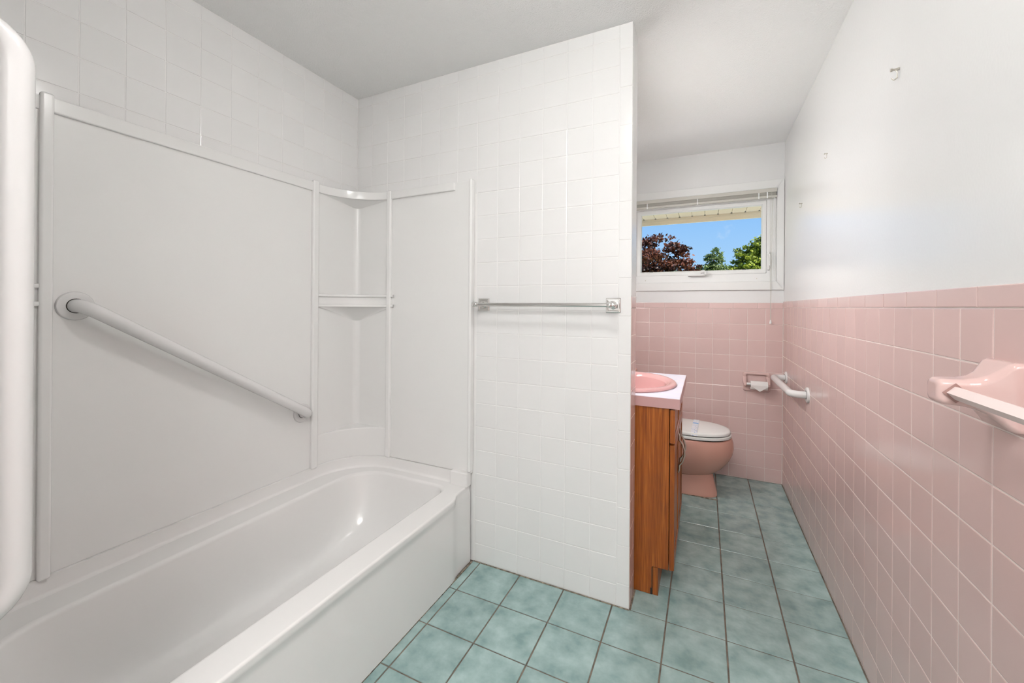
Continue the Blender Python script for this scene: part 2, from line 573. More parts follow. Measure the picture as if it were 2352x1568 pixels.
# casing made of four mitred boards
cx0, cx1, cz0, cz1 = -0.585, XR - .0005, 1.3240, 2.0790
def board(a, b, c, d, name):
    bm = bmesh.new()
    L = [[Vector((p[0], y, p[1])) for p in (a, b, c, d)] for y in (YW + .002, YW - .013)]
    L.append([Vector((p[0] + (sum(q[0] for q in (a, b, c, d)) / 4 - p[0]) * .02, YW - .016, p[1] + (sum(q[1] for q in (a, b, c, d)) / 4 - p[1]) * .06)) for p in (a, b, c, d)])
    add_loft(bm, L, True, True, True)
    bmesh.ops.recalc_face_normals(bm, faces=bm.faces)
    return obj(name, bm, TRIM, window)
e_ = 0.0006
board((cx0, cz0), (cx1, cz0), (WX1 - e_, WZ0), (WX0 + e_, WZ0), 'casing_board')
board((cx0, cz1), (WX0 + e_, WZ1), (WX1 - e_, WZ1), (cx1, cz1), 'casing_board')
board((cx1, cz0 + e_), (cx1, cz1 - e_), (WX1, WZ1 - e_), (WX1, WZ0 + e_), 'casing_board')
board((cx0, cz0 + e_), (WX0, WZ0 + e_), (WX0, WZ1 - e_), (cx0, cz1 - e_), 'casing_board')
# window frame and sash
YF, YS, YG = YW + .012, YW + .022, YW + .040
sx0, sz0 = wp(-0.480, 1.440, YS); sx1, sz1 = wp(0.386, 1.945, YS)
fx0_, fz0_ = wp(-0.505, 1.418, YF); fx1_, fz1_ = wp(0.405, 1.965, YF)
frame_ring('outer_frame', WX0, WX1, WZ0, WZ1, fx0_, fx1_, fz0_, fz1_, YF, YW + .12, PLASTIC, window, bevel=.0015)
frame_ring('inner_frame', fx0_ - .002, fx1_ + .002, fz0_ - .002, fz1_ + .002, sx0, sx1, sz0, sz1, YF + .006, YW + .12, PLASTIC, window, bevel=.001)
gx0, gz0 = wp(-0.4430, 1.4700, YG); gx1, gz1 = wp(0.3545, 1.9095, YG)
sash = frame_ring('sash', sx0 + .001, sx1 - .001, sz0 + .001, sz1 - .001, gx0 - .006, gx1 + .006, gz0 - .006, gz1 + .006, YS, YG + .03, PLASTIC, window, bevel=.002)
frame_ring('glazing_bead', gx0 - .007, gx1 + .007, gz0 - .007, gz1 + .007, gx0, gx1, gz0, gz1, YS + .006, YG + .01, PLASTIC, sash, y0i=YG)
box('pane', gx0 - .004, gx1 + .004, YG + .004, YG + .008, gz0 - .004, gz1 + .004, glass_mat(), sash)
for px in (-0.375, 0.255):
    box('glazing_clip', px - .012, px + .012, YG - .004, YG + .004, gz0 - .001, gz0 + .005, DARK, sash)
# crank
ck = box('crank_base', -0.112, 0.004, YW - .022, YF, 1.4315, 1.4445, PLASTIC, window, bevel=.003)
bm = bmesh.new()
add_tube(bm, [(-0.022, YW - .012, 1.444), (-0.020, YW - .022, 1.462), (-0.004, YW - .030, 1.464), (0.006, YW - .032, 1.458)], [.008, .010, .009, .007], 12)
add_lathe(bm, (0.008, YW - .030, 1.438), (0, 0, 1), [(0, .007), (.003, .0095), (.020, .0095), (.026, .006)], 14)
bmesh.ops.recalc_face_normals(bm, faces=bm.faces)
obj('crank_handle', bm, PLASTIC, ck, 50)
# sash lock
lk = box('lock_plate', 0.3905, 0.4050, YW - .004, YF + .004, 1.462, 1.585, PLASTIC, window, bevel=.003)
tube('lock_lever', fillet([(0.398, YW - .004, 1.566), (0.404, YW - .020, 1.566), (0.404, YW - .020, 1.490), (0.404, YW - .010, 1.490)], .006, 4), .0042, PLASTIC, lk, 10)
for px in (-.415, .33):
    lathe('screw_cap', (px, YF + .001, 1.405), (0, -1, 0), [(0, .004), (.002, .0035)], NICKEL, window, 10)

# ---- blind, raised
blind = thing('mini_blind', (-.045, YW - .02, 1.95), 'ivory mini blind pulled up under the window head', 'blind')
bx0, bx1 = WX0 + .004, WX1 - .003
box('head_rail', bx0, bx1, YW - .030, YW + .0, 1.991, 2.0175, BLIND, blind, bevel=.0015)
for k in range(7):
    z = 1.9705 + k * .0028
    box('slat', bx0 + .004, bx1 - .004, YW - .030 + (k % 2) * .001, YW - .006, z, z + .0016, BLIND, blind)
box('bottom_rail', bx0 + .002, bx1 + .0005, YW - .033, YW - .006, 1.952, 1.969, BLIND, blind, bevel=.004)
for px in (-.40, -.05, .335, .385):
    box('ladder_tape', px - .0035, px + .0035, YW - .0335, YW - .0315, 1.950, 1.992, PLASTIC, blind)
for dx in (0, .0085):
    tube('lift_cord', [(.405 + dx, YW - .034, 1.990), (.405 + dx * .9, YW - .0345, 1.5), (.4095 + dx * .2, YW - .020, 1.118)], .0012, BLIND, blind, 6)
lathe('tassel', (.4105, YW - .020, 1.092), (0, 0, 1), [(0, .006), (.004, .0075), (.018, .0055), (.026, .003)], PLASTIC, blind, 12)
tube('tilt_wand', [(.428, YW - .030, 1.955), (.4285, YW - .022, 1.405)], .0022, PLASTIC, blind, 8)

# ---- outside: eave, lawn, trees
eave = thing('roof_eave', (0, YW + .5, 1.93), 'cream vinyl roof eave with soffit ribs seen through the window top', 'eave')
ZS, YE = 1.990, 3.85
k = 0
x = -2.4
while x < 2.4:
    box('soffit_panel', x + .0010, x + .0990, YW + .17, YE, ZS, ZS + .012, SOFFIT, eave, bevel=.002, seg=1)
    x += .1
box('soffit_backing', -2.5, 2.5, YW + .16, YE + .02, ZS + .012, ZS + .03, DARK, eave)
x = -2.4
while x < 2.4:
    box('vent_slot', x - .007, x + .007, YE - .022, YE - .003, ZS - .001, ZS + .003, BLACK, eave)
    x += .1
box('channel_trim', -2.5, 2.5, YE - .002, YE + .012, ZS - .018, ZS + .02, SOFFIT, eave, bevel=.003)
box('fascia', -2.5, 2.5, YE + .012, YE + .035, ZS - .051, ZS + .14, SOFFIT, eave, bevel=.004)
box('roof_deck', -2.6, 2.6, -1.5, YE + .05, ZC + .12, ZC + .16, BRICK, eave)

bm = bmesh.new()
bmesh.ops.create_grid(bm, x_segments=20, y_segments=20, size=70)
for v in bm.verts: v.co.z = -0.9; v.co.y += 73.6
tag(obj('lawn', bm, GRASS), kind='structure', label='green lawn outside the house')
tag(box('bounce_slab', -3, 3, YW + .17, YW + 4, -.9, -.86, mat('pale_bounce', (.62, .60, .56), .9, mottled=(.54, .52, .48), mscale=2)), kind='structure', label='added unseen pale slab below the window, bouncing light in')  # unseen slab added to bounce sunlight up through the window

def tree(name, label, base, crown_blobs, n_leaf, size, mt, group='trees beyond the window', seed=1):
    rnd = random.Random(seed)
    t = thing(name, base, label, 'tree', group)
    b = Vector(base)
    bm = bmesh.new()
    top = Vector((b.x, b.y, max(c[2] for c, r in crown_blobs)))
    add_tube(bm, [b, b.lerp(top, .35) + Vector((.05, 0, 0)), b.lerp(top, .7), top], [.17, .13, .07, .02], 8)
    for c, r in crown_blobs:
        c = Vector(c)
        s = b.lerp(top, .30 + .25 * rnd.random())
        add_tube(bm, [s, s.lerp(c, .5) + Vector((0, 0, .1)), c], [.06, .04, .012], 6)
    bmesh.ops.recalc_face_normals(bm, faces=bm.faces)
    obj('trunk', bm, BARK, t, 60)
    vs, fs, tint = [], [], []
    tot = sum(r ** 2 for c, r in crown_blobs)
    for c, r in crown_blobs:
        c = Vector(c)
        n = int(n_leaf * r * r / tot)
        ncl = max(6, n // 26)
        for q in range(ncl):
            d = Vector((rnd.gauss(0, 1), rnd.gauss(0, 1), rnd.gauss(0, 1))).normalized()
            cc = c + d * r * (0.45 + 0.6 * rnd.random() ** 0.7)
            tt = min(1, max(0, rnd.gauss(.5, .22)))
            cs = r * .16
            for w in range(26):
                p = cc + Vector((rnd.gauss(0, cs), rnd.gauss(0, cs), rnd.gauss(0, cs * .55)))
                nrm = Vector((rnd.gauss(0, 1), rnd.gauss(0, 1), rnd.gauss(.8, .8))).normalized()
                a = nrm.orthogonal().normalized()
                a = Matrix.Rotation(rnd.random() * 6.28, 3, nrm) @ a
                bb = nrm.cross(a)
                s = size * (.6 + .8 * rnd.random())
                i = len(vs)
                vs += [p - a * s, p - bb * s * .6, p + a * s, p + bb * s * .6]
                fs.append((i, i + 1, i + 2, i + 3))
                tint.append(min(1, max(0, tt + rnd.gauss(0, .16))))
    me = bpy.data.meshes.new('foliage')
    me.from_pydata([v - b for v in vs], [], fs)
    at = me.attributes.new('tint', 'FLOAT', 'FACE')
    at.data.foreach_set('value', tint)
    me.materials.append(mt)
    o = bpy.data.objects.new('foliage', me); COL.objects.link(o); o.parent = t
    o['kind'] = 'stuff'
    return t

RED = leaf_mat('red_maple_leaves', (0.016, 0.010, 0.013), (0.23, 0.075, 0.038))
GREEN = leaf_mat('bright_green_leaves', (0.06, 0.10, 0.012), (0.42, 0.48, 0.06))
GREEN2 = leaf_mat('blue_green_leaves', (0.05, 0.085, 0.03), (0.27, 0.35, 0.11))
tree('maple_tree', 'dark red-leaved maple filling the left of the window', (-2.9, 20, -.9),
     [((-2.75, 20, 3.7), .85), ((-1.9, 20.2, 3.95), .72), ((-2.35, 19.6, 3.0), 1.0), ((-1.45, 19.8, 3.45), .75), ((-1.0, 20, 2.95), .62), ((-.55, 20, 3.05), .34),
      ((-1.7, 20, 2.4), .9), ((-2.9, 20.3, 2.4), 1.0), ((-.7, 20.1, 2.45), .55), ((-3.7, 20.5, 3.6), 1.1), ((-3.6, 20, 2.6), 1.1)], 11500, .078, RED, seed=3)
tree('poplar_tree', 'small blue-green tree in the middle of the window view', (.42, 24, -.9),
     [((.48, 24, 4.0), .42), ((.42, 24, 3.55), .45), ((.62, 24, 3.2), .55), ((.25, 24, 3.05), .5), ((-.05, 24, 3.2), .3), ((.45, 24, 2.6), .7), ((1.0, 24, 2.9), .45)], 5200, .06, GREEN2, seed=5)
tree('ash_tree', 'bright yellow-green tree at the right of the window view', (1.95, 20, -.9),
     [((2.0, 20, 3.75), .42), ((2.2, 20, 3.4), .55), ((1.6, 20, 3.35), .48), ((1.3, 20.1, 3.05), .36), ((1.9, 19.8, 2.95), .6), ((1.35, 20, 2.6), .5), ((2.5, 20, 3.8), .6),
      ((2.5, 20, 2.8), .7), ((1.8, 20, 2.4), .7)], 9500, .062, GREEN, seed=8)
tree('hedge_tree', 'low green tree behind the red maple at the window bottom', (-.3, 27, -.9),
     [((-.2, 27, 3.2), .5), ((-1.2, 27, 3.0), .6), ((.6, 27, 3.0), .5), ((1.4, 27, 3.0), .6), ((-.6, 27, 2.6), .7), ((1.0, 27, 2.5), .8)], 6000, .07, GREEN, seed=11)

# ================================================================== BATHTUB
tub = thing('bathtub', (-1.35, .9, 0), 'white alcove bathtub with a straight apron', 'bathtub')
ZRIM = .360
def rrect(x0, x1, y0, y1, radii, z, n=8, m=10):
    """rounded rectangle, counter-clockwise from x0,y0 ; radii for (x0y0, x1y0, x1y1, x0y1)"""
    out = []
    cs = [(x0, y0, PI), (x1, y0, 1.5 * PI), (x1, y1, 0), (x0, y1, .5 * PI)]
    sg = [(1, 1), (-1, 1), (-1, -1), (1, -1)]
    arcs = []
    for (cx, cy, a0), (sx, sy), r in zip(cs, sg, radii):
        arcs.append([Vector((cx + sx * r + r * math.cos(a0 + PI / 2 * k / n), cy + sy * r + r * math.sin(a0 + PI / 2 * k / n), z)) for k in range(n + 1)])
    for i in range(4):
        a, b = arcs[i], arcs[(i + 1) % 4]
        out += a
        for k in range(1, m):
            out.append(a[-1].lerp(b[0], k / m))
    return out
TY0, TY1 = YN + .012, 1.642
loops = [rrect(-1.712, -1.0, TY0, TY1, (.004,) * 4, ZRIM)]
bx = (-1.585, -1.072, .30, 1.568)
rad = (.16, .06, .06, .16)
def ins(d, z, ys=1.0, dr=0):
    return rrect(bx[0] + d, bx[1] - d, bx[2] + d * ys, bx[3] - d * ys, tuple(max(.03, r - d * .3 + dr) for r in rad), z)
loops.append(ins(-.012, ZRIM))
for a in range(0, 91, 18):
    t = math.radians(a)
    loops.append(ins(-.012 + .014 * math.sin(t), ZRIM - .014 * (1 - math.cos(t))))
loops += [ins(.012, .30, 1.3), ins(.025, .20, 1.7, .01), ins(.036, .13, 2.2, .03), ins(.046, .098, 2.6, .04), ins(.066, .072, 2.6, .05), ins(.095, .060, 2.4, .06), ins(.20, .056, 1.6, .08)]
loft('basin', loops, TUB_W, tub, cap1=True, smooth=50)
# apron swept along Y, its lip bulging out between the ends
def bulge(y):
    def ss(a, b, v):
        t = min(1, max(0, (v - a) / (b - a))); return t * t * (3 - 2 * t)
    return ss(1.535, 1.475, y) * ss(.19, .25, y)
secs = []
for k in range(0, 61):
    y = TY0 + (TY1 - TY0) * k / 60
    o = bulge(y)
    lip = -.991 + .023 * o
    face = -.9885 + .0125 * o
    s = [(-1.000, ZRIM), (-.9985, ZRIM)]
    for a in range(0, 91, 15):
        t = math.radians(a)
        s.append((lip - .0075 + .0075 * math.sin(t), ZRIM - .0075 + .0075 * math.cos(t)))
    s += [(lip, ZRIM - .018), (lip - .001 * o, ZRIM - .026), (face + .002 * o, ZRIM - .040), (face, ZRIM - .055), (face, ZRIM - .10), (face + .001, .12), (face + .003, 0.001)]
    secs.append([Vector((x, y, z)) for x, z in s])
loft('apron', secs, TUB_W, tub, closed=False, smooth=50)
# upright flange under the surround panels
def arc_pts(cx, cy, r, a0, a1, n=14):
    return [(cx + r * math.cos(a0 + (a1 - a0) * k / n), cy + r * math.sin(a0 + (a1 - a0) * k / n)) for k in range(n + 1)]
RC = .262
xw, yw0, yw1 = -1.703, YN + .022, 1.632
path = [(-.982, yw0)] + arc_pts(xw + RC, yw0 + RC, RC, -PI / 2, -PI, 14) + arc_pts(xw + RC, yw1 - RC, RC, PI, PI / 2, 14) + [(-1.078, yw1)]
outer = [(-.982, YN + .003), (xw - .02, YN + .003), (xw - .02, YP - .003), (-1.078, YP - .003)]
bm = bmesh.new()
prof = [(0.012, ZRIM), (0.005, ZRIM + .003), (0.0012, ZRIM + .010), (0, ZRIM + .03), (0, .412), (-.008, .4143)]
def offs(path, d):
    out = []
    for i, p in enumerate(path):
        a = path[max(0, i - 1)]; b = path[min(len(path) - 1, i + 1)]
        t = Vector((b[0] - a[0], b[1] - a[1])).normalized()
        n = Vector((t.y, -t.x))          # towards the basin for this winding
        out.append((p[0] + n.x * -d * -1, p[1] + n.y * -d * -1))
    return out
# winding check: the inner side must be towards the tub centre
mid = len(path) // 2
tst = offs(path, .05)[mid]
sgn = 1 if (tst[0] - path[mid][0]) > 0 else -1
rows_ = [[Vector((x, y, z)) for x, y in offs(path, d * sgn)] for d, z in prof]
add_loft(bm, rows_, closed=False)
bmesh.ops.recalc_face_normals(bm, faces=bm.faces)
obj('wall_flange', bm, TUB_W, tub, 50)
box('flange_block', -1.080, -.985, 1.606, 1.646, ZRIM - .004, .4235, TUB_W, tub, bevel=.006, seg=3)
box('base_caulk', -.979, -.9725, .30, 1.640, 0.0, .004, GRIME, tub)

# ================================================================== TUB SURROUND
sur = thing('tub_surround', (XL, .9, .41), 'white acrylic tub surround with moulded corner shelves', 'tub surround')
ZB, ZT = .4145, 1.787
xs = XL + .022                 # panel face
ys = YP - .020                 # end panel face
box('back_panel', XL + .001, xs, .466, 1.379, ZB, ZT - .004, ACRYLIC, sur, bevel=.002)
box('top_lip', xs - .004, xs + .011, .487, 1.350, 1.747, 1.790, ACRYLIC, sur, bevel=.004, seg=3)
for y0, y1 in ((.4625, .4900), (1.347, 1.380)):
    box('batten', xs - .004, xs + .017, y0, y1, .4085, 1.798, ACRYLIC, sur, bevel=.007, seg=4)
box('end_panel', -1.475, -.981, ys, YP - .001, .4155, ZT, ACRYLIC, sur, bevel=.002)
box('top_lip', -1.466, -1.0775, ys - .011, ys + .004, 1.748, 1.787, ACRYLIC, sur, bevel=.004, seg=3)
box('batten', -1.490, -1.4625, ys - .016, ys + .004, .4135, 1.792, ACRYLIC, sur, bevel=.007, seg=4)
box('edge_trim', -.9945, -.9785, ys - .014, YP - .001, .4240, 1.792, ACRYLIC, sur, bevel=.006, seg=4)

def corner_unit(sign, yface, xface, ylim, xlim):
    """sign +1: far corner, -1: near corner; faces at yface and xface, reaching to ylim / xlim"""
    def Y(d): return yface - sign * d         # distance from the end wall face
    # L-shaped panel with a small cove
    pts = [(xface, ylim)] + [(xface + .03 - .03 * math.cos(t), Y(.03 - .03 * math.sin(t))) for t in [PI / 2 * k / 6 for k in range(7)]] + [(xlim, yface)]
    bm = bmesh.new()
    add_loft(bm, [[Vector((x, y, z)) for x, y in pts] for z in (ZB, 1.775)], closed=False)
    bmesh.ops.recalc_face_normals(bm, faces=bm.faces)
    cu = obj('corner_panel', bm, ACRYLIC, sur, 60)
    R = abs(ylim - yface)
    def slab(name, z0, z1, dr, bev, parent):
        """shelf between a concave front arc and the two walls"""
        cx, cy = xface + R, Y(R)
        n = 18
        def line(r, z):
            arc, wall = [], []
            for k in range(n + 1):
                t = PI + (PI / 2) * k / n
                x, y = cx + r * math.cos(t), cy - sign * r * math.sin(t)
                arc.append(Vector((x, y, z)))
                if k < n // 2: wall.append(Vector((xface - .006, y, z)))
                elif k == n // 2: wall.append(Vector((xface - .006, Y(-.006), z)))
                else: wall.append(Vector((x, Y(-.006), z)))
            return arc, wall
        r = R - dr
        A0, W0 = line(r + bev, z0); A3, W3 = line(r + bev, z1)
        rowsl = [W0, A0, line(r + bev * .3, z0 + bev * .3)[0], line(r, z0 + bev)[0], line(r, z1 - bev)[0], line(r + bev * .3, z1 - bev * .3)[0], A3, W3]
        bm = bmesh.new()
        add_loft(bm, rowsl, closed=False)
        bmesh.ops.recalc_face_normals(bm, faces=bm.faces)
        f = max(bm.faces, key=lambda q: q.calc_center_median().z)
        if f.normal.z < 0: bmesh.ops.reverse_faces(bm, faces=bm.faces)
        return obj(name, bm, ACRYLIC, parent, 40)
    def bracket(name, z0, drop, dr, parent):
        """moulded underside sloping from the shelf front down into the corner"""
        cx, cy = xface + R, Y(R)
        rows_b = []
        for f in range(0, 9):
            t_ = f / 8
            row = []
            for k in range(19):
                a = PI + (PI / 2) * k / 18
                x, y = cx + (R - dr) * math.cos(a), cy - sign * (R - dr) * math.sin(a)
                kx, ky = xface - .002, Y(-.002)
                sc = 1 - .90 * t_
                row.append(Vector((kx + (x - kx) * sc, ky + (y - ky) * sc, z0 - drop * t_ ** 1.25)))
            rows_b.append(row)
        bm = bmesh.new()
        add_loft(bm, rows_b, closed=False)
        bmesh.ops.recalc_face_normals(bm, faces=bm.faces)
        return obj(name, bm, ACRYLIC, parent, 60)
    bracket('cap_underside', 1.749, .030, .004, cu)
    bracket('shelf_underside', 1.190, .078, .006, cu)
    slab('corner_cap', 1.747, 1.788, .006, .004, cu)
    slab('corner_shelf', 1.196, 1.246, .0, .003, cu)
    slab('shelf_lip', 1.2400, 1.2535, .011, .004, cu)
    slab('shelf_lip', 1.1885, 1.2030, .011, .004, cu)
    slab('corner_seat', ZB - .002, .560, .0, .006, cu)
corner_unit(1, ys, xs, 1.372, -1.470)
corner_unit(-1, YN + .02, xs, .466, -1.40)
box('near_end_panel', -1.43, -.981, YN + .001, YN + .02, .424, ZT, ACRYLIC, sur, bevel=.002)

# ================================================================== GRAB BARS
def flange(parent, p, axis, r=.040, m=BAR_W):
    f = lathe('flange', p, axis, [(0, r), (.004, r), (.008, r - .002), (.0095, r - .006), (.0095, .0240)], m, parent, 36)
    lathe('collar_gap', Vector(p) + Vector(axis) * .0092, axis, [(0, .0222), (.0008, .0222)], DARK, f, 28)
    return f
R_BAR = .0200
# diagonal bar on the back panel
gA, gB = Vector((xs, .539, 1.190)), Vector((xs, 1.302, .690))
g = thing('grab_bar', (xs, .9, .93), 'long diagonal white grab bar across the tub back panel', 'grab bar')
for p in (gA, gB): flange(g, p, (1, 0, 0), .043)
dv = (gB - gA).normalized()
tube('bar', fillet([gA + Vector((.008, 0, 0)), gA + Vector((.068, 0, 0)), gB + Vector((.068, 0, 0)), gB + Vector((.008, 0, 0))], .045, 10), R_BAR, BAR_W, g, 24)
# vertical bar near the camera
g = thing('grab_bar', (-.84, YN, 1.17), 'vertical white grab bar at the left edge, nearest the camera', 'grab bar')
vy = .2040
p0, p1 = Vector((-.84, YN, .792)), Vector((-.84, YN, 1.558))
for p in (p0, p1): flange(g, p, (0, 1, 0))
tube('bar', fillet([p0 + Vector((0, .006, 0)), Vector((-.84, vy, .792)), Vector((-.84, vy, 1.558)), p1 + Vector((0, .006, 0))], .040, 10), R_BAR, BAR_W, g, 28)
# short bar by the toilet
g = thing('grab_bar', (XR, 2.85, .745), 'short white grab bar on the pink wall beside the toilet paper', 'grab bar')
p0, p1 = Vector((XR, 3.155, .747)), Vector((XR, 2.545, .752))
for p in (p0, p1): flange(g, p, (-1, 0, 0))
o_ = Vector((-.074, 0, 0))
tube('bar', fillet([p0 + Vector((-.006, 0, 0)), p0 + o_, p1 + o_, p1 + Vector((-.006, 0, 0))], .040, 10), .0185, BAR_W, g, 24)

# ================================================================== CHROME TOWEL BAR
t = thing('towel_bar', (-.63, YP, 1.2055), 'brushed chrome towel bar with square plates on the white partition', 'towel bar')
for px in (-.9269, -.3307):
    z = 1.2055
    bm = bmesh.new()
    hs = [(.0290, 0), (.0290, .004), (.0265, .006), (.0240, .006), (.0225, .009), (.0195, .0095), (.0185, .0085)]
    add_loft(bm, [[Vector((px + a * s, YP - d, z + b * s)) for a, b in ((-1, -1), (1, -1), (1, 1), (-1, 1))] for s, d in hs], True, True, True)
    bmesh.ops.recalc_face_normals(bm, faces=bm.faces)
    pl = obj('wall_plate', bm, CHROME, t)
    lathe('post', (px, YP - .006, z), (0, -1, 0), [(0, .017), (.004, .017), (.007, .012), (.020, .0085), (.040, .008), (.052, .0105), (.060, .0125), (.070, .0125), (.078, .009), (.081, .003)], CHROME, pl, 24)
tube('bar', [(-.9269, YP - .0705, 1.2055), (-.3307, YP - .0705, 1.2055)], .0085, CHROME, t, 20)
for px, s in ((-.9269, -1), (-.3307, 1)):
    lathe('finial', (px, YP - .0705, 1.2055), (s, 0, 0), [(0, .0085), (.008, .0095), (.010, .0125), (.016, .0125), (.022, .009), (.024, .003)], CHROME, t, 20)

# ================================================================== PINK CERAMIC TOWEL BAR
t = thing('towel_bar', (XR, .73, 1.047), 'pink ceramic towel bar with a diamond rod on the right wall', 'towel bar')
def ceramic_post(yc, side):
    zc = 1.048
    secs = [(0.000, .048, .060, .008), (.008, .048, .060, .010), (.014, .046, .057, .012), (.022, .041, .047, .014), (.032, .035, .036, .015), (.045, .0295, .0285, .014),
            (.062, .0265, .0245, .012), (.080, .0250, .0235, .010), (.092, .0235, .0225, .010), (.097, .020, .019, .010), (.099, .014, .013, .008)]
    loops = []
    for d, hy, hz, r in secs:
        lp = rrect(yc - hy, yc + hy, zc - hz, zc + hz, (r,) * 4, 0, 5, 3)
        loops.append([Vector((XR - d, v.x, v.y)) for v in lp])
    p = loft('post', loops, CERAMIC, t, cap0=True, cap1=True, smooth=60)
    s = .0125
    yf = yc - side * .0262
    bm = bmesh.new()
    add_loft(bm, [[Vector((XR - .076 + a * q, y, zc + b * q)) for a, b in ((1, 0), (0, 1), (-1, 0), (0, -1))] for y, q in ((yf, s * 1.45), (yf - side * .0006, s * 1.45))], True, True, True)
    bmesh.ops.recalc_face_normals(bm, faces=bm.faces)
    obj('socket', bm, mat('ceramic_socket', (0.35, 0.21, 0.19), 0.3), p)
ceramic_post(1.030, 1)
ceramic_post(.420, -1)
bm = bmesh.new()
add_loft(bm, [[Vector((XR - .076 + a * .0125, y, 1.048 + b * .0125)) for a, b in ((1, 0), (.12, .94), (-.12, .94), (-1, 0), (-.12, -.94), (.12, -.94))] for y in (1.010, .440)], True, True, True)
bmesh.ops.recalc_face_normals(bm, faces=bm.faces)
obj('rod', bm, ROD, t, 20)

# ================================================================== VANITY
van = thing('vanity_cabinet', (-.39, 2.1, 0), 'orange-brown oak vanity cabinet behind the partition', 'cabinet')
VY0, VY1 = 1.784, 2.418
ZCB = .784
# side panels with toe notch
def side_panel(y0, y1):
    pts = [(-.650, .001), (-.190, .001), (-.190, .118), (-.1265, .118), (-.1265, ZCB), (-.650, ZCB)]
    bm = bmesh.new()
    add_loft(bm, [[Vector((x, y, z)) for x, z in pts] for y in (y0, y1)], True, True, True)
    bmesh.ops.recalc_face_normals(bm, faces=bm.faces)
    bmesh.ops.bevel(bm, geom=bm.edges[:], offset=.0012, segments=1, affect='EDGES')
    return obj('side_panel', bm, WOOD, van)
side_panel(VY0, VY0 + .016)
side_panel(VY1 - .016, VY1)
box('carcass', -.648, -.128, VY0 + .017, VY1 - .017, .118, .672, mat('carcass_shadow_wood', (.10, .04, .012), .6), van)
box('toe_kick', -.188, -.166, VY0 + .001, VY1 - .001, .001, .116, WOOD, van, bevel=.001, seg=1)
box('rot_stain', -.196, -.1885, VY0 - .0012, VY0 + .002, .002, .028, DARK, van)
box('notch_gap', -.1915, -.1885, VY0 - .0006, VY0 + .004, .004, .116, DARK, van)
XF0, XF1 = -.1240, -.1050
ymid = (VY0 + VY1) / 2
def front(name, y0, y1, z0, z1):
    d = box(name, XF0, XF1 - .004, y0, y1, z0, z1, WOOD, van, bevel=.0025)
    w = .042 if z1 - z0 > .3 else .030
    f = bmesh.new()
    add_box(f, XF1 - .006, XF1, y0 + .001, y0 + w, z0 + .001, z1 - .001, .002)
    add_box(f, XF1 - .006, XF1, y1 - w, y1 - .001, z0 + .001, z1 - .001, .002)
    add_box(f, XF1 - .006, XF1, y0 + w - .001, y1 - w + .001, z0 + .001, z0 + w, .002)
    add_box(f, XF1 - .006, XF1, y0 + w - .001, y1 - w + .001, z1 - w, z1 - .001, .002)
    obj('raised_frame', f, WOOD, d, 40)
    return d
front('drawer_front', VY0, ymid - .002, .640, .778)
front('drawer_front', ymid + .002, VY1, .640, .778)
for yh, y0, y1 in ((ymid - .045, VY0, ymid - .002), (ymid + .045, ymid + .002, VY1)):
    d = front('door', y0, y1, .119, .632)
    hp = [(XF1, yh, .612), (XF1 + .004, yh, .597), (XF1 + .004, yh, .578), (XF1 + .017, yh, .560), (XF1 + .026, yh, .530), (XF1 + .026, yh, .508), (XF1 + .017, yh, .478), (XF1 + .004, yh, .460), (XF1 + .004, yh, .441), (XF1, yh, .426)]
    tube('handle', hp, [.003, .0045, .0055, .0045, .0045, .0045, .0045, .0055, .0045, .003], NICKEL, d, 10)

# counter with a hole for the basin
CZ0, CZ1 = .7855, .8265
CX0, CX1, CYa, CYb = -.655, -.0875, 1.7765, 2.430
SCX, SCY, SA, SB = -.338, 2.072, .222, .262        # basin outline half sizes along X and Y
cnt = thing('countertop', (-.37, 2.1, CZ0), 'pale marbled vanity countertop with pink edges', 'countertop')
def rect_ray(t):
    dx, dy = math.cos(t), math.sin(t)
    k = 1e9
    for lim, c, d in ((CX1, SCX, dx), (CX0, SCX, dx), (CYb, SCY, dy), (CYa, SCY, dy)):
        if abs(d) > 1e-9:
            q = (lim - c) / d
            if q > 0: k = min(k, q)
    return SCX + dx * k, SCY + dy * k
angs = sorted([2 * PI * k / 72 for k in range(72)] + [math.atan2(y - SCY, x - SCX) % (2 * PI) for x in (CX0, CX1) for y in (CYa, CYb)])
op = [rect_ray(t) for t in angs]
ip = [(SCX + (SA - .03) * math.cos(t), SCY + (SB - .03) * math.sin(t)) for t in angs]
loops = [[Vector((x, y, CZ0)) for x, y in ip], [Vector((x, y, CZ1)) for x, y in ip], [Vector((x, y, CZ1)) for x, y in op], [Vector((x, y, CZ0)) for x, y in op]]
bm = bmesh.new()
add_loft(bm, loops + [loops[0]], True)
bmesh.ops.remove_doubles(bm, verts=bm.verts, dist=1e-6)
bmesh.ops.recalc_face_normals(bm, faces=bm.faces)
obj('slab', bm, COUNTER, cnt)
box('edge_band', CX0, CX1 + .001, CYa - .0012, CYa + .0004, CZ0 - .001, CZ1 - .0012, COUNTER_E, cnt)
box('edge_band', CX0, CX1 + .001, CYb - .0004, CYb + .0012, CZ0 - .001, CZ1 - .0012, COUNTER_E, cnt)
box('edge_band', CX1 - .0004, CX1 + .0012, CYa, CYb, CZ0 - .001, CZ1 - .0012, COUNTER_E, cnt)
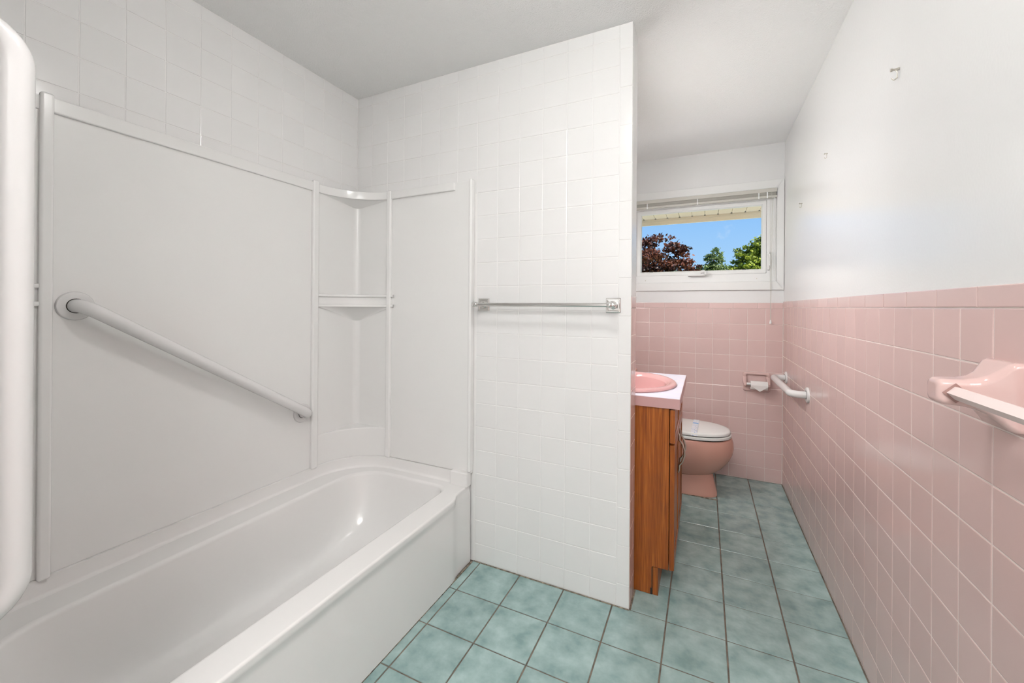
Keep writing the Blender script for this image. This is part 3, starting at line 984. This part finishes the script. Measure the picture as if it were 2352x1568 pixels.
# basin
sink = thing('sink_basin', (SCX, SCY, .70), 'glossy pink oval drop-in sink in the countertop', 'sink')
def ell(d, z):
    return [Vector((SCX + (SA - d) * math.cos(2 * PI * k / 64), SCY + (SB - d) * math.sin(2 * PI * k / 64), z)) for k in range(64)]
loft('rim', [ell(.004, CZ1 - .0005), ell(0, CZ1 + .002), ell(-.001, CZ1 + .006), ell(.003, CZ1 + .012), ell(.012, CZ1 + .0165), ell(.024, CZ1 + .0155), ell(.040, CZ1 + .008), ell(.048, CZ1 - .002)], SINK_P, sink, smooth=60)
loft('bowl', [ell(.0475, CZ1 - .001), ell(.058, CZ1 - .030), ell(.072, CZ1 - .075), ell(.095, CZ1 - .112), ell(.14, CZ1 - .130), ell(.19, CZ1 - .136)], SINK_P, sink, cap1=True, smooth=60)
lathe('drain', (SCX, SCY, CZ1 - .1358), (0, 0, 1), [(0, .022), (.002, .022), (.003, .018), (.0015, .012)], CHROME, sink, 24)

# ================================================================== TOILET
TY = 2.950
toi = thing('toilet', (-.2, TY, 0), 'pink china toilet with a closed white lid', 'toilet')
def egg(xb, xf, hw, z, p=2.3, n=56):
    """closed outline: back end xb, front tip xf, half width hw"""
    xc = xb + (xf - xb) * .48
    out = []
    for k in range(n):
        t = 2 * PI * k / n
        c, s = math.cos(t), math.sin(t)
        cx = math.copysign(abs(c) ** (2 / p), c); sy = math.copysign(abs(s) ** (2 / p), s)
        a = (xf - xc) if c > 0 else (xc - xb)
        out.append(Vector((xc + a * cx, TY + hw * sy, z)))
    return out
loft('pedestal', [egg(-.50, .084, .118, .001, 4), egg(-.50, .083, .117, .018, 4), egg(-.49, .072, .106, .06, 3.6), egg(-.48, .062, .098, .11, 3.4), egg(-.47, .055, .094, .16, 3.2)], TOILET_P, toi, cap0=True, cap1=True, smooth=60)
loft('bowl', [egg(-.36, .030, .090, .115, 2.2), egg(-.38, .070, .120, .135, 2.2), egg(-.40, .112, .146, .170, 2.2), egg(-.41, .150, .168, .220, 2.2), egg(-.42, .170, .180, .265, 2.2),
              egg(-.42, .177, .184, .300, 2.2), egg(-.42, .175, .184, .335, 2.2), egg(-.42, .168, .181, .362, 2.2), egg(-.41, .160, .175, .369, 2.2)], TOILET_P, toi, cap0=True, cap1=True, smooth=60)
loft('seat_gap', [egg(-.30, .154, .170, .368, 2.2), egg(-.30, .154, .170, .3745, 2.2)], DARK, toi, cap1=True)
seat = loft('seat', [egg(-.30, .157, .173, .3735, 2.2), egg(-.30, .163, .178, .376, 2.2), egg(-.30, .163, .178, .389, 2.2), egg(-.30, .158, .174, .3925, 2.2)], SEAT_W, toi, cap0=True, cap1=True, smooth=50)
loft('lid_gap', [egg(-.29, .150, .166, .392, 2.2), egg(-.29, .150, .166, .3965, 2.2)], DARK, seat)
loft('lid', [egg(-.30, .150, .168, .396, 2.2), egg(-.30, .158, .174, .398, 2.2), egg(-.30, .158, .174, .409, 2.2), egg(-.298, .152, .169, .4145, 2.2), egg(-.29, .132, .152, .4180, 2.2), egg(-.25, .05, .09, .4215, 2.2), egg(-.18, -.03, .03, .4225, 2.2)],
     SEAT_W, toi, cap0=True, cap1=True, smooth=50)
tk = box('tank', XA + .008, XA + .195, TY - .235, TY + .235, .372, .705, TOILET_P, toi, bevel=.02, seg=4)
box('tank_lid', XA + .005, XA + .205, TY - .245, TY + .245, .704, .738, TOILET_P, toi, bevel=.010, seg=3)
box('tank_shelf', XA + .02, -.38, TY - .12, TY + .12, .30, .374, TOILET_P, toi, bevel=.02, seg=3)
box('base_caulk', -.46, .083, TY - .1195, TY - .112, .0, .004, GRIME, toi)

# paper band across the lid
band = thing('paper_band', (-.045, TY, .42), 'white printed paper band laid across the toilet lid', 'paper strip')
SPM = strip_mat()
def lid_z(x, y):
    d = max(abs(y - TY) / .174, 0)
    if d > 1: return .4
    z = .4232 - .0016 * d * 2
    if d > .86: z = .4200 - (d - .86) / .14 * .012
    return z
def band_piece(y0, y1, lift, slant, name):
    bm = bmesh.new()
    L = []
    n = 16
    for k in range(n + 1):
        y = y0 + (y1 - y0) * k / n
        x = -.047 + slant * (y - TY)
        z = lid_z(x, y) + lift
        L.append([Vector((x - .0185, y, z)), Vector((x + .0185, y, z)), Vector((x + .0185, y, z + .0008)), Vector((x - .0185, y, z + .0008))])
    add_loft(bm, L, True, True, True)
    bmesh.ops.recalc_face_normals(bm, faces=bm.faces)
    return obj(name, bm, SPM, band)
band_piece(TY - .178, TY + .03, .0012, .03, 'paper_end')
band_piece(TY + .015, TY + .172, .0002, .03, 'paper_end')
box('blue_print', -.062, -.030, TY + .033, TY + .048, .4240, .4252, mat('blue_ink', (.12, .40, .80), .7), band)

# ================================================================== TOILET PAPER HOLDER AND ROLL
hx0, hx1, hz0, hz1 = .2490, .4130, .6190, .7525
hold = thing('paper_holder', ((hx0 + hx1) / 2, YW, hz0), 'pink ceramic toilet paper holder on the window wall', 'toilet paper holder')
def ring(i, d, r):
    lp = rrect(hx0 + i, hx1 - i, hz0 + i, hz1 - i, (r,) * 4, 0, 5, 4)
    return [Vector((v.x, YW - d, v.y)) for v in lp]
loft('frame', [ring(0, .0, .014), ring(0, .008, .014), ring(.003, .014, .014), ring(.008, .017, .014), ring(.014, .016, .012), ring(.019, .010, .012), ring(.022, -.0, .012), ring(.030, -.0005, .012)], CERAMIC, hold, cap1=True, smooth=60)
for s, px in ((-1, hx0 + .010), (1, hx1 - .012)):
    L = []
    for d, z, w, h in ((.006, .700, .012, .030), (.018, .694, .012, .026), (.034, .682, .011, .019), (.050, .674, .010, .015), (.060, .672, .008, .011), (.063, .672, .004, .006)):
        lp = rrect(px - w, px + w, z - h, z + h, (min(w, h) * .8,) * 4, 0, 4, 2)
        L.append([Vector((v.x, YW - d, v.y)) for v in lp])
    loft('arm', L, CERAMIC, hold, cap1=True, smooth=60)
tube('roller', [(hx0 + .018, YW - .046, .6745), (hx1 - .022, YW - .046, .6745)], .0085, PLASTIC, hold, 14)
roll = thing('toilet_paper_roll', (.345, YW - .044, .668), 'nearly used white toilet paper roll with a folded tip', 'toilet paper')
bm = bmesh.new()
rx0, rx1, rr, ryc, rzc = .292, .393, .0295, YW - .046, .6680
ang = [2 * PI * k / 36 for k in range(36)]
L = []
for x, r in ((rx0, .019), (rx0, rr - .001), (rx0 + .001, rr), (rx1 - .001, rr), (rx1, rr - .001), (rx1, .019), (rx0, .019)):
    L.append([Vector((x, ryc + r * math.cos(a), rzc + r * math.sin(a))) for a in ang])
add_loft(bm, L, True)
bmesh.ops.remove_doubles(bm, verts=bm.verts, dist=1e-6)
bmesh.ops.recalc_face_normals(bm, faces=bm.faces)
obj('tissue', bm, PAPER, roll, 40)
bm = bmesh.new()
L = []
for x, r in ((rx0 + .001, .0185), (rx0 + .001, .0175), (rx1 - .001, .0175), (rx1 - .001, .0185), (rx0 + .001, .0185)):
    L.append([Vector((x, ryc + r * math.cos(a), rzc + r * math.sin(a))) for a in ang])
add_loft(bm, L, True); bmesh.ops.remove_doubles(bm, verts=bm.verts, dist=1e-6); bmesh.ops.recalc_face_normals(bm, faces=bm.faces)
obj('core', bm, mat('brown_cardboard', (.25, .17, .11), .9), roll, 40)
# folded triangular tip hanging in front
bm = bmesh.new()
fr = []
for y, z, w in ((ryc - rr * .7 - .0006, rzc + rr * .72, .0485), (ryc - rr - .0008, rzc + .004, .0485), (ryc - rr - .0010, rzc - .010, .038), (ryc - rr - .0012, rzc - .036, .0015)):
    xm = (rx0 + rx1) / 2 + .002
    fr.append([Vector((xm - w, y, z)), Vector((xm + w, y, z)), Vector((xm + w, y - .0009, z)), Vector((xm - w, y - .0009, z))])
add_loft(bm, fr, True, True, True); bmesh.ops.recalc_face_normals(bm, faces=bm.faces)
obj('folded_tip', bm, PAPER, roll)

# ================================================================== WALL HOOKS
def hook(y, z, label, s):
    h = thing('wall_hook', (XR, y, z), label, 'hook', 'wall hooks')
    lathe('base', (XR + .0015, y, z + .012 * s), (-1, 0, 0), [(0, .0035 * s), (.004 * s, .0035 * s), (.012 * s, .0025 * s), (.016 * s, .0045 * s), (.019 * s, .0045 * s)], NICKEL, h, 12)
    tube('wire', fillet([(XR - .008 * s, y, z + .012 * s), (XR - .003 * s, y, z + .004 * s), (XR - .003 * s, y, z - .012 * s), (XR - .010 * s, y, z - .018 * s), (XR - .016 * s, y, z - .010 * s)], .003 * s, 4), .0014 * s, NICKEL, h, 8)
hook(1.4856, 1.858, 'largest small metal hook, high on the right wall', 1.0)
hook(2.2147, 1.875, 'small white-painted hook midway along the right wall', .7)
hook(2.7240, 1.772, 'small metal hook on the right wall nearest the window', .8)

# ================================================================== LAMPS (out of view; sink and entry ones added for fill)
lamp = thing('ceiling_light', (-.33, .74, ZC), 'round frosted glass ceiling light over the tub aisle', 'ceiling light')
lathe('canopy', (-.33, .74, ZC - .001), (0, 0, -1), [(0, .065), (.014, .065), (.020, .050)], TRIM, lamp, 40)
lathe('stem', (-.33, .74, ZC - .018), (0, 0, -1), [(0, .012), (.040, .012)], CHROME, lamp, 16)
lathe('glass_bowl', (-.33, .74, ZC - .055), (0, 0, -1), [(0, .045), (.006, .062), (.022, .066), (.040, .058), (.054, .038), (.060, .008)], emit_mat('lamp_glass', (1.0, .98, .955), CEIL_LAMP), lamp, 32)
vl = thing('sink_fill_light', (XA, 2.1, 1.72), 'added unseen fill light bar over the sink', 'fill light')  # made-up fixture, added to fill the corridor with light
box('back_plate', XA + .001, XA + .020, 1.83, 2.40, 1.70, 1.84, TRIM, vl, bevel=.004)
box('hood', XA + .018, XA + .115, 1.83, 2.40, 1.822, 1.834, TRIM, vl, bevel=.004)  # opaque top, shaped to keep the added fill off the ceiling
VM = emit_mat('sink_fill_glow', (1.0, .985, .965), SINK_FILL)
bm = bmesh.new()
add_loft(bm, [[Vector((XA + .021 + d, y, z)) for d, z in ((0, .0), (.03, .004), (.055, .020), (.068, .045), (.070, .075), (.070, .098), (0, .098))] for y in (1.85, 2.38)], True, True, True)
for v in bm.verts: v.co.z += 1.722
bmesh.ops.recalc_face_normals(bm, faces=bm.faces)
obj('diffuser', bm, VM, vl, 50)

tl = thing('entry_fill_light', (.08, -.67, ZC), 'added unseen fill light on the ceiling by the entry', 'ceiling light')  # made-up fixture, added to even out light on the lower walls
box('housing', -.25, .42, -.95, -.40, ZC - .055, ZC - .001, TRIM, tl, bevel=.006)
box('diffuser', -.22, .39, -.93, -.42, ZC - .066, ZC - .054, emit_mat('entry_fill_glow', (1.0, .985, .965), ENTRY_FILL), tl)
# dark caulk where the partition meets the floor
gr = box('caulk_line', -.972, XPE, YP - .004, YP + .001, 0.0, .0025, GRIME, wall_partition)
box('caulk_line', XPE - .002, XPE + .006, YP + .004, YP2 + .01, 0.0, .003, GRIME, wall_partition)
